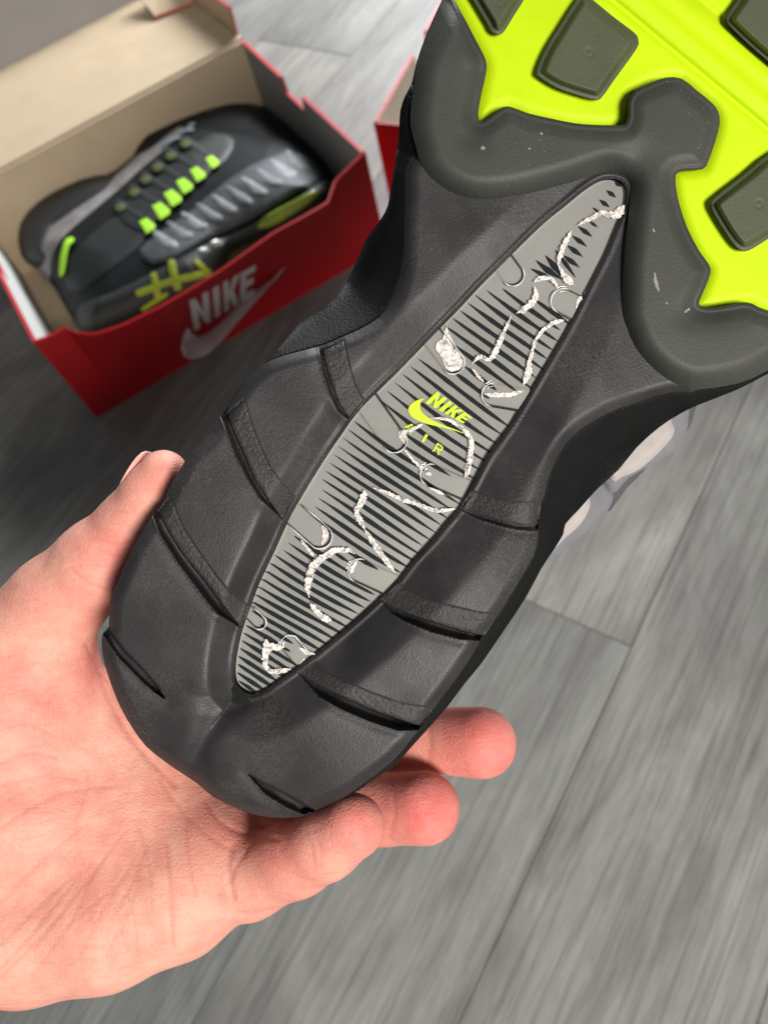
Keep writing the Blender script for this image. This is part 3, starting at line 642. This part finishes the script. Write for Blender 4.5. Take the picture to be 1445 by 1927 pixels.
# the body of the shoe on the far side
OB = catmull([(x*0.985+0.015*800, y*0.985+0.015*760) for x, y in OUT], 1)
PB = [(OB, True)]
def back_h(x, y):
    d = dist_to(x, y, PB); wl = wall_h(x, y)
    return wl-3.5-62*np.sqrt(np.clip(1-(1-np.clip(d/250, 0, 1))**2, 0, 1))
body = hf_part('upper', [OB], back_h, 12, MT['shoe_dark'], shoe, sole, -1.5)
# layered side panels of the upper, just showing past the sole
def upan(poly, h, m, th=14): 
    P = catmull(poly, 3); f = [(P, True)]
    hf_part('upper_panel', [P], lambda x, y: h-2.0*(1-np.clip(dist_to(x, y, f)/16, 0, 1))**2, 4, m, shoe, sole, th)
upan([(1140, 820), (1200, 770), (1310, 730), (1306, 778), (1300, 797), (1288, 815), (1245, 850), (1205, 893), (1180, 918), (1162, 942), (1143, 963), (1120, 930)], -41, MT['darkgrey'])
upan([(1140, 840), (1200, 790), (1290, 740), (1295, 785), (1293, 806), (1276, 840), (1241, 868), (1213, 882), (1183, 899), (1150, 928), (1120, 880)], -35, MT['midgrey'])
upan([(1110, 840), (1180, 800), (1250, 770), (1264, 795), (1269, 812), (1256, 834), (1225, 865), (1198, 886), (1171, 897), (1150, 902)], -29, MT['pale'])
upan([(1040, 960), (1090, 900), (1120, 890), (1151, 925), (1150, 948), (1128, 980), (1090, 1012), (1051, 1042), (1030, 1054), (1000, 1040)], -36, MT['midgrey'])
upan([(1030, 960), (1070, 920), (1100, 905), (1110, 940), (1107, 962), (1090, 989), (1066, 1010), (1036, 1036), (1000, 1030)], -30, MT['pale'])

# ---- air window: silver film, printed stripes, clear shell with pressed-in posts, scrapes
POSTS = [((925, 462), (965, 516), 24), ((1112, 592), (1062, 567), 27), ((812, 630), (852, 682), 24), ((1005, 756), (930, 743), 25), ((688, 752), (742, 828), 26),
         ((892, 928), (812, 894), 23), ((556, 970), (602, 1010), 25), ((750, 1108), (678, 1075), 25), ((468, 1152), (488, 1172), 15), ((572, 1246), (546, 1214), 20)]
cWI = catmull([((x-800)*0.995+800, (y-820)*0.995+820) for x, y in WIN], 2)
def rise_h(x, y): return np.interp(((x-1160)*(-705)+(y-340)*950)/1183, [0, 300, 700, 1200], [-2.6, -4.6, -6.2, -6.5])
film = hf_part('window_film', [cWI], lambda x, y: rise_h(x, y)-1.0, 6, MT['silver'], shoe, sole, 1.5)
fl_h = lambda e: (lambda x, y: rise_h(x, y)-1.0+e)
def post_d(x, y, grow=0):
    d = np.full(np.shape(x), 1e9)
    for a, b, r in POSTS: d = np.minimum(d, dist_to(x, y, L([a, b]))-r-grow)
    return d
def shell_h(x, y):
    d = dist_to(x, y, [(cWI, True)]); pd = post_d(x, y)
    al = ((x-1160)*(-705)+(y-340)*950)/1183
    rise = np.interp(al, [0, 300, 700, 1200], [-2.6, -4.6, -6.2, -6.5])
    return rise+0.1*sst(d/40)-0.8*(1-sst((pd+8)/9))+0.10*np.exp(-((pd-5)/5.0)**2)
shell = hf_part('air_window', [cWI], shell_h, 1.8, MT['clear'], shoe, sole, 1.0)
# stripes
lx = np.array([p for p in WIN if True])
def left_edge(y):
    pts = np.array(WIN[:25]); return np.interp(y, pts[:, 1], pts[:, 0])
ring_w = [cWI]
for k in range(56):
    y0 = 492+k*14.9; x0 = left_edge(y0)+3
    if y0 > 1290: break
    n = 64; t = np.linspace(0, 1, n); xs = x0+t*460
    amp = np.interp(y0, [480, 800, 1000, 1280], [0.80, 0.76, 0.66, 0.62])
    ys = y0+(xs-x0)*amp-0.00030*(xs-x0)**2+2.6*np.sin(t*9+k*0.35)
    ok = inside(xs, ys, ring_w) & (dist_to(xs, ys, [(cWI, True)]) > 2) & (post_d(xs, ys) > -9.0)
    # the longest run clear of the posts
    runs = []; s = None
    for i in range(n):
        if ok[i] and s is None: s = i
        if (not ok[i] or i == n-1) and s is not None:
            runs.append((s, i)); s = None
    if not runs: continue
    s, e = max(runs, key=lambda r: r[1]-r[0])
    ins = np.interp(y0, [540, 640, 800, 830, 960, 1010, 1080], [0, 0, 0, 2, 20, 6, -6])
    oute = np.interp(y0, [540, 700, 800, 860, 940, 985, 1060, 1110], [6, -4, -4, 6, -4, 12, 4, -5])+random.uniform(-3, 3)
    if y0 < 545: ins += (545-y0)*1.0
    xa, xb = xs[s]+ins, xs[e]-oute
    if xb-xa < 22: continue
    q = np.linspace(0, 1, 22); cx = xa+(xb-xa)*q; cyv = np.interp(cx, xs, ys)
    wm = np.interp(k, [0, 8, 30, 55], [8.4, 9.2, 8.8, 8.2])*min(1, (xb-xa)/90+0.35)
    wd = wm*np.sin(np.pi*np.clip(q, 0.001, 0.999))**np.interp(y0, [500, 800, 1050], [0.45, 0.6, 0.42])*(1+0.10*np.sin(q*11+k))*np.interp(q, [0, 0.25, 1], [0.75, 1, 0.95])
    wd += 0.5*RNG.uniform(-1, 1, 22)*(wd > 2)
    P = np.concatenate([np.stack([cx+wd*0.27, cyv-wd*0.42], 1), np.stack([cx-wd*0.27, cyv+wd*0.42], 1)[::-1]])
    plate('window_stripe', P, fl_h(0.2), 0.2, MT['ink'], film, sole)
ZD = z8(820, 300)
for (zx, zy, ln, wd) in [(1240, 165, 62, 40), (1193, 232, 84, 40), (1147, 297, 90, 40), (1090, 343, 66, 22), (1072, 438, 74, 28), (1015, 488, 128, 42), (977, 553, 132, 42), (945, 620, 140, 46), (920, 690, 150, 46)]:
    a = math.radians(37); c, s = math.cos(a), math.sin(a)
    P = [(zx+u*ln/2*c-v*wd/2*s, zy+u*ln/2*s+v*wd/2*c) for u, v in ((-1, 0), (-.35, -.62), (0, -.8), (.35, -.62), (1, 0), (.4, .5), (0, .8), (-.4, .55))]
    plate('window_stripe', ZD(P), fl_h(0.2), 0.2, MT['ink'], film, sole)
for pts, wd in (([(745, 650), (810, 730), (860, 800)], 46), ([(680, 683), (760, 750), (860, 815)], 46), ([(810, 612), (870, 690), (950, 800)], 30), ([(645, 740), (720, 780), (820, 850)], 40)):
    plate('window_stripe', ribbon(ZD(pts), [2, wd*.2768, 2], 0, 0.4), fl_h(0.2), 0.2, MT['ink'], film, sole)
ZL = z8(560, 650)
plate('logo', ZL([(862, 355), (800, 378), (765, 405), (752, 440), (768, 475), (805, 503), (880, 533), (980, 556), (1080, 582), (1155, 608), (1090, 578), (1010, 548), (930, 515), (870, 478), (836, 440), (832, 405), (845, 375)]), fl_h(0.35), 0.12, MT['limeprint'], film, sole, 2)
word('', NK, MT['limeprint'], film, sole, fl_h(0.42), 0.12, ZL([(868, 388), (1125, 530), (948, 312), (1188, 492)]))
word('', [('A', 0, 1)], MT['limeprint'], film, sole, fl_h(0.42), 0.12, ZL([(722, 552), (770, 603), (762, 518), (800, 555)]))
word('', [('I', 0, 1)], MT['limeprint'], film, sole, fl_h(0.42), 0.12, ZL([(840, 650), (856, 660), (872, 600), (888, 610)]))
word('', [('R', 0, 1)], MT['limeprint'], film, sole, fl_h(0.42), 0.12, ZL([(915, 718), (960, 748), (950, 660), (1000, 694)]))
# pale strokes painting the refraction glints along the edges of the pressed-in posts
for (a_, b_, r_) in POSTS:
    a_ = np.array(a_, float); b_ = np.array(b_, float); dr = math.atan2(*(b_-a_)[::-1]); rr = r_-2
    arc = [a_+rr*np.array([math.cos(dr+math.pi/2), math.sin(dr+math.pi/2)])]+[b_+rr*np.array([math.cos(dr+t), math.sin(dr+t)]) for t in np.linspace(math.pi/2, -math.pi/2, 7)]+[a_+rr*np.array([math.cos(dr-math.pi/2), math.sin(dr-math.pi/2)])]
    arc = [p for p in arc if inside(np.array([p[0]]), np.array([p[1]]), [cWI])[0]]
    if len(arc) > 3: plate('post_glint', ribbon(arc, [0.6, 2.6, 1.0, 3.0, 2.2, 0.8, 2.4, 0.6], 0.2, 0.3, step=2.5), lambda x, y: rise_h(x, y)+0.12, 0.05, MT['glint'], shell, sole)
# white scrapes on the clear shell
ZA = z8(420, 950)
Z4 = z8(700, 350)
SCR = [(ZD([(1280, 310), (1235, 365), (1180, 372), (1120, 368), (1050, 400), (962, 448)]), [16, 18, 12, 10, 8, 4]),
       (ZD([(925, 480), (890, 545), (860, 610), (842, 660), (830, 715)]), [3, 10, 11, 11, 6]), (ZD([(835, 715), (862, 775), (895, 815), (935, 850)]), [5, 9, 15, 12]),
       (ZD([(668, 832), (720, 803), (790, 818), (832, 872)]), [8, 10, 8, 5]), (ZD([(672, 862), (682, 920), (650, 975), (600, 1020), (545, 1045)]), [5, 11, 14, 12, 3]),
       (ZD([(515, 1058), (490, 1120), (455, 1190), (430, 1250), (400, 1315), (360, 1362), (300, 1340), (245, 1388)]), [3, 6, 9, 11, 13, 8, 9, 5]),
       (ZD([(870, 1092), (800, 1110), (730, 1160), (680, 1225), (660, 1290), (642, 1360), (622, 1430)]), [11, 9, 8, 7, 6, 8, 9]),
       (Z4([(1075, 1180), (1060, 1280), (1030, 1350)]), [8, 14, 8]), (Z4([(678, 1240), (715, 1280), (760, 1335)]), [3, 7, 4]), (Z4([(760, 1412), (830, 1420), (930, 1418), (1030, 1395)]), [7, 10, 9, 7]),
       (ZL([(905, 492), (1000, 500), (1090, 540), (1160, 605), (1182, 680), (1168, 780), (1155, 850), (1135, 915)]), [4, 6, 8, 10, 11, 11, 12, 10]),
       (ZL([(690, 585), (715, 610), (728, 668)]), [18, 16, 4]), (ZL([(700, 590), (770, 575), (850, 535)]), [6, 8, 5]), (ZL([(718, 700), (770, 760), (838, 835)]), [3, 6, 5]),
       (ZL([(515, 968), (600, 998), (700, 1042), (850, 1092), (950, 1125), (1070, 1112)]), [5, 8, 9, 8, 8, 8]),
       (ZL([(455, 985), (440, 1060), (400, 1130), (430, 1200), (455, 1250)]), [14, 14, 10, 13, 7]), (ZL([(455, 1250), (500, 1320), (540, 1380), (590, 1450), (665, 1548)]), [7, 11, 13, 11, 3]),
       (ZA([(895, 335), (850, 310), (760, 312), (690, 352), (630, 395), (592, 470), (575, 560), (585, 630)]), [7, 12, 13, 15, 19, 16, 13, 8]),
       (ZA([(592, 670), (630, 720), (680, 765), (735, 790)]), [8, 12, 13, 12]), (ZA([(528, 238), (570, 290), (615, 345)]), [7, 5, 9]),
       (ZA([(672, 140), (695, 190), (672, 275)]), [8, 12, 6]), (ZA([(290, 915), (300, 980), (282, 1050), (300, 1115), (345, 1135), (460, 1120)]), [16, 20, 12, 10, 10, 9]),
       (ZA([(310, 950), (360, 970), (425, 965)]), [14, 13, 4]), (ZA([(510, 965), (560, 1000), (625, 1018)]), [3, 10, 4]), (ZA([(515, 1105), (545, 1060), (555, 1040)]), [5, 8, 3]),
       (ZA([(865, 465), (880, 430), (910, 378)]), [10, 8, 3])]
sh_top = lambda x, y: shell_h(x, y)+0.07
for ln, wd in SCR:
    plate('scuff_mark', ribbon(ln, np.array(wd)*0.86, 0.34, 0.25, step=2.2), sh_top, 0.05, MT['white'], shell, sole)
plate('scuff_mark', Z4([(505, 950), (530, 1010), (570, 1090), (625, 1165), (630, 1210), (590, 1250), (540, 1262), (500, 1235), (470, 1160), (430, 1105), (440, 1060), (480, 1040)]), lambda x, y: rise_h(x, y)-0.4, 0.05, MT['white'], shell, sole)
for z, pts, wd in ((ZL, [(890, 965), (950, 992), (1015, 1022)], [2, 7, 2]), (ZL, [(868, 868), (890, 872), (912, 880)], [3, 7, 3]), (ZD, [(990, 930), (970, 960), (952, 1010)], [9, 6, 3])):
    plate('scuff_mark', ribbon(z(pts), wd, 0.2, 0.35, step=2), sh_top, 0.1, MT['white'], shell, sole)

# ============================================================ HAND
HO = view_pt(250, 1500, 0.228)
hand_root_m = M @ Matrix.Translation(HO)
def P3(px, py, d): return view_pt(px, py, d/1000.0)*1000
def cone(G3, a, b, ra, rb):
    ab = b-a; t = np.clip(sum((G3[i]-a[i])*ab[i] for i in range(3))/float(ab @ ab), 0, 1)
    return np.sqrt(sum((G3[i]-a[i]-t*ab[i])**2 for i in range(3)))-(ra+(rb-ra)*t)
def smin(a, b, k):
    h = np.clip(0.5+0.5*(b-a)/k, 0, 1); return b+(a-b)*h-k*h*(1-h)
def chain(G3, pts, k=3.0):
    r = None
    for (p, q) in zip(pts[:-1], pts[1:]):
        c = cone(G3, P3(*p[:3]), P3(*q[:3]), p[3], q[3]); r = c if r is None else smin(r, c, k)
    return r.astype(np.float32)
PALM = [[(-420, 1560, 232, 29), (-150, 1510, 232, 27), (60, 1500, 232, 21), (260, 1480, 240, 18), (420, 1440, 250, 14)],
        [(-420, 1560, 232, 29), (-150, 1420, 230, 25), (20, 1330, 228, 19), (80, 1240, 226, 15.0)],
        [(-420, 1600, 232, 29), (-150, 1660, 230, 27), (60, 1740, 226, 19.5), (200, 1715, 226, 19.5), (330, 1670, 226, 18), (410, 1620, 226, 16)],
        [(20, 1330, 228, 18), (170, 1380, 238, 17), (330, 1380, 248, 14)],
        [(60, 1560, 230, 20), (230, 1560, 234, 18.5), (370, 1560, 236, 16)]]
FING = {'thumb': [(50, 1195, 224, 14.5), (108, 1132, 221, 12.8), (188, 1058, 216, 11.4), (252, 986, 212, 9.0), (285, 935, 208, 7.6), (308, 893, 206, 6.4)],
        'pinky': [(390, 1630, 227, 15.0), (470, 1652, 219, 10.5), (560, 1614, 211, 9.5), (612, 1588, 205, 8.7), (664, 1555, 200, 8.0)],
        'ring': [(400, 1560, 238, 13.0), (520, 1540, 241, 10.5), (640, 1530, 240, 9.8), (720, 1523, 236, 9.8), (798, 1521, 228, 10.2)],
        'middle': [(400, 1470, 248, 13.0), (560, 1430, 254, 10.8), (700, 1400, 252, 9.8), (800, 1392, 247, 9.8), (905, 1398, 236, 10.4)],
        'index': [(360, 1380, 250, 13.0), (540, 1290, 258, 10.6), (680, 1250, 256, 9.6), (760, 1230, 250, 8.6)]}
def build_hand():
    import openvdb
    vs = 0.62
    lo = np.array([-150.0, -165.0, -290.0]); hi = np.array([48.0, 24.0, -192.0])
    ax = [np.arange(lo[i], hi[i], vs, dtype=np.float32) for i in range(3)]
    G3 = [ax[0][:, None, None], ax[1][None, :, None], ax[2][None, None, :]]
    palm = None
    for c in PALM:
        d = chain(G3, c, 6.0); palm = d if palm is None else smin(palm, d, 9.0)
    tot = None
    for nme, c in FING.items():
        d = smin(palm, chain(G3, c), {'thumb': 5.5, 'pinky': 5.0}.get(nme, 6.0)).astype(np.float32)
        tot = d if tot is None else np.minimum(tot, d)
    # close the wrist at the edge of the volume
    gr = openvdb.FloatGrid(3.0); gr.copyFromArray(np.clip(tot, -3, 3)); pts, quads = gr.convertToQuads(0.0)
    V = np.asarray(pts, float)*vs+lo; Q = np.asarray(quads, int)
    # light smoothing
    E = np.concatenate([Q[:, [0, 1]], Q[:, [1, 2]], Q[:, [2, 3]], Q[:, [3, 0]]]); E = np.concatenate([E, E[:, ::-1]])
    cnt = np.bincount(E[:, 0], minlength=len(V))[:, None]
    for _ in range(4):
        acc = np.stack([np.bincount(E[:, 0], weights=V[E[:, 1], i], minlength=len(V)) for i in range(3)], 1); V = 0.5*V+0.5*acc/np.maximum(cnt, 1)
    # creases of the palm and the finger joints
    px = CX+V[:, 0]/(-V[:, 2])*F_PX; py = CY-V[:, 1]/(-V[:, 2])*F_PX
    nrm = np.zeros_like(V); a = V[Q[:, 1]]-V[Q[:, 0]]; b = V[Q[:, 3]]-V[Q[:, 0]]; fn = np.cross(a, b)
    for i in range(4): 
        for k in range(3): nrm[:, k] += np.bincount(Q[:, i], weights=fn[:, k], minlength=len(V))
    nrm /= np.linalg.norm(nrm, axis=1)[:, None]+1e-9
    front = np.clip(np.abs(nrm[:, 2])*2, 0, 1)
    if nrm[np.argmax(V[:, 2]), 2] < 0: Q = Q[:, ::-1]; nrm = -nrm
    front = np.clip(nrm[:, 2]*2.5, 0, 1)
    crease = np.zeros(len(V)); disp = np.zeros(len(V))
    CR = [([(438, 1592), (433, 1618), (434, 1650), (441, 1695)], 6, 0.6), ([(313, 1590), (318, 1640), (322, 1700), (326, 1782)], 5, 0.4), ([(430, 1660), (452, 1618), (480, 1582), (510, 1560)], 4, 0.45),
          ([(385, 1505), (412, 1545), (455, 1568), (520, 1580)], 5, 0.5), ([(300, 1468), (345, 1530), (400, 1580), (440, 1600)], 4, 0.3), ([(163, 1215), (185, 1262), (225, 1310), (262, 1370)], 5, 0.6),
          ([(180, 1250), (215, 1340), (270, 1420), (330, 1480)], 6, 0.45),
          ([(0, 1825), (40, 1782), (83, 1729), (130, 1672), (173, 1625)], 3.2, 0.3), ([(62, 1791), (110, 1722), (159, 1652)], 3, 0.25), ([(125, 1742), (180, 1700), (228, 1659)], 3, 0.25), ([(170, 1725), (184, 1752)], 3, 0.2), ([(215, 1720), (250, 1660), (277, 1590)], 3, 0.25), ([(225, 1730), (232, 1765), (240, 1790)], 3, 0.2), ([(140, 1545), (160, 1500), (165, 1450)], 5, 0.2), ([(0, 1480), (80, 1462), (150, 1470)], 3, 0.2), ([(0, 1842), (70, 1770), (140, 1690), (205, 1600)], 3.5, 0.3), ([(0, 1780), (80, 1700), (150, 1640)], 3.5, 0.3), ([(60, 1840), (130, 1740), (180, 1640), (240, 1560)], 3.5, 0.28), ([(150, 1800), (190, 1720), (240, 1640)], 3, 0.25),
          ([(200, 1800), (235, 1730), (265, 1650)], 3, 0.2), ([(0, 1700), (60, 1640), (150, 1560)], 3.5, 0.25), ([(230, 1650), (250, 1720), (260, 1790)], 3, 0.2), ([(0, 1560), (60, 1520), (130, 1490), (220, 1480)], 4, 0.25), ([(0, 1440), (60, 1420), (110, 1430)], 4, 0.25),
          ([(0, 1375), (50, 1365), (100, 1385)], 3.5, 0.2), ([(134, 1067), (156, 1089), (187, 1105), (220, 1112)], 4, 0.35), ([(185, 1035), (206, 1044), (226, 1047)], 3.5, 0.25), ([(190, 1015), (210, 1022), (235, 1024)], 3, 0.2),
          ([(575, 1562), (590, 1600), (592, 1640)], 4, 0.15), ([(262, 1560), (282, 1640), (286, 1720)], 3.5, 0.2), ([(350, 1520), (352, 1600), (368, 1690)], 4, 0.25), ([(802, 1335), (810, 1395), (803, 1455)], 5, 0.3), ([(735, 1465), (743, 1520), (735, 1575)], 5, 0.3), ([(588, 1560), (603, 1596), (606, 1638)], 3, 0.18)]
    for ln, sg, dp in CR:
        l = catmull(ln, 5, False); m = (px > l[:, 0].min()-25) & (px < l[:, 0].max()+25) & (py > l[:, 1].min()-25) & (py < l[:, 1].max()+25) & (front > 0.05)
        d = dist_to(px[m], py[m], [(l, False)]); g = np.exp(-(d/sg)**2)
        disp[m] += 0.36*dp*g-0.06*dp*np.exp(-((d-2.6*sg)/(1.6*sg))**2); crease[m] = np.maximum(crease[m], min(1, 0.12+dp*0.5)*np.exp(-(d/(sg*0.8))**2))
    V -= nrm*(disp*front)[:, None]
    blush = np.zeros(len(V))
    for c, r, s in ((( 905, 1400), 105, 0.82), ((800, 1525), 95, 0.82), ((668, 1550), 80, 0.65), ((215, 1050), 75, 0.6), ((300, 905), 45, 0.25), ((560, 1610), 70, 0.3), ((60, 1350), 90, 0.28), ((430, 1540), 70, 0.4), ((170, 1250), 60, 0.35), ((20, 1720), 70, 0.15)):
        blush = np.maximum(blush, s*np.exp(-((px-c[0])**2+(py-c[1])**2)/(r*r)))
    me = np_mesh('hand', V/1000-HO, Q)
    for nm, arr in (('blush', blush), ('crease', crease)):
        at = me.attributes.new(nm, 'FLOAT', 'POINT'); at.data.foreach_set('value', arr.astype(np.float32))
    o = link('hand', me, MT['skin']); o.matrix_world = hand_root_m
    o['label'] = 'bare left hand gripping the heel of the upturned shoe, thumb on its edge'; o['category'] = 'hand'
    return o
hand = build_hand()
MT['nail'] = mat('fingernail', (0.70, 0.40, 0.33), 0.35, 0.05, 300, (), 0.5)
def nail(c, axis, nrm, la, lb, lc):
    c = P3(*c)/1000-HO; a = np.array(axis, float); a /= np.linalg.norm(a); n = np.array(nrm, float); n -= a*(n @ a); n /= np.linalg.norm(n); b = np.cross(a, n)
    V = []; Q = []; N, K = 20, 8
    for k in range(K+1):
        for i in range(N):
            p = math.pi*k/K; t = 2*math.pi*i/N; q = (math.sin(p)*math.cos(t), math.sin(p)*math.sin(t), math.cos(p))
            sq = lambda v: math.copysign(abs(v)**0.8, v)
            V.append(c+(a*sq(q[0])*la+b*sq(q[1])*lb+n*(q[2]*lc-0.22*lb*q[1]**2))/1000)
    for k in range(K):
        for i in range(N): Q.append((k*N+i, k*N+N+i, k*N+N+(i+1) % N, k*N+(i+1) % N))
    link('fingernail', np_mesh('fingernail', np.array(V), np.array(Q)), MT['nail'], hand)
nail((258, 893, 209), (0.5, 0.8, 0.05), (-0.75, 0.45, -0.5), 7.0, 4.6, 0.9)
nail((932, 1400, 245), (0.97, -0.05, 0.12), (0.12, 0.05, -0.95), 6.2, 5.4, 0.9)
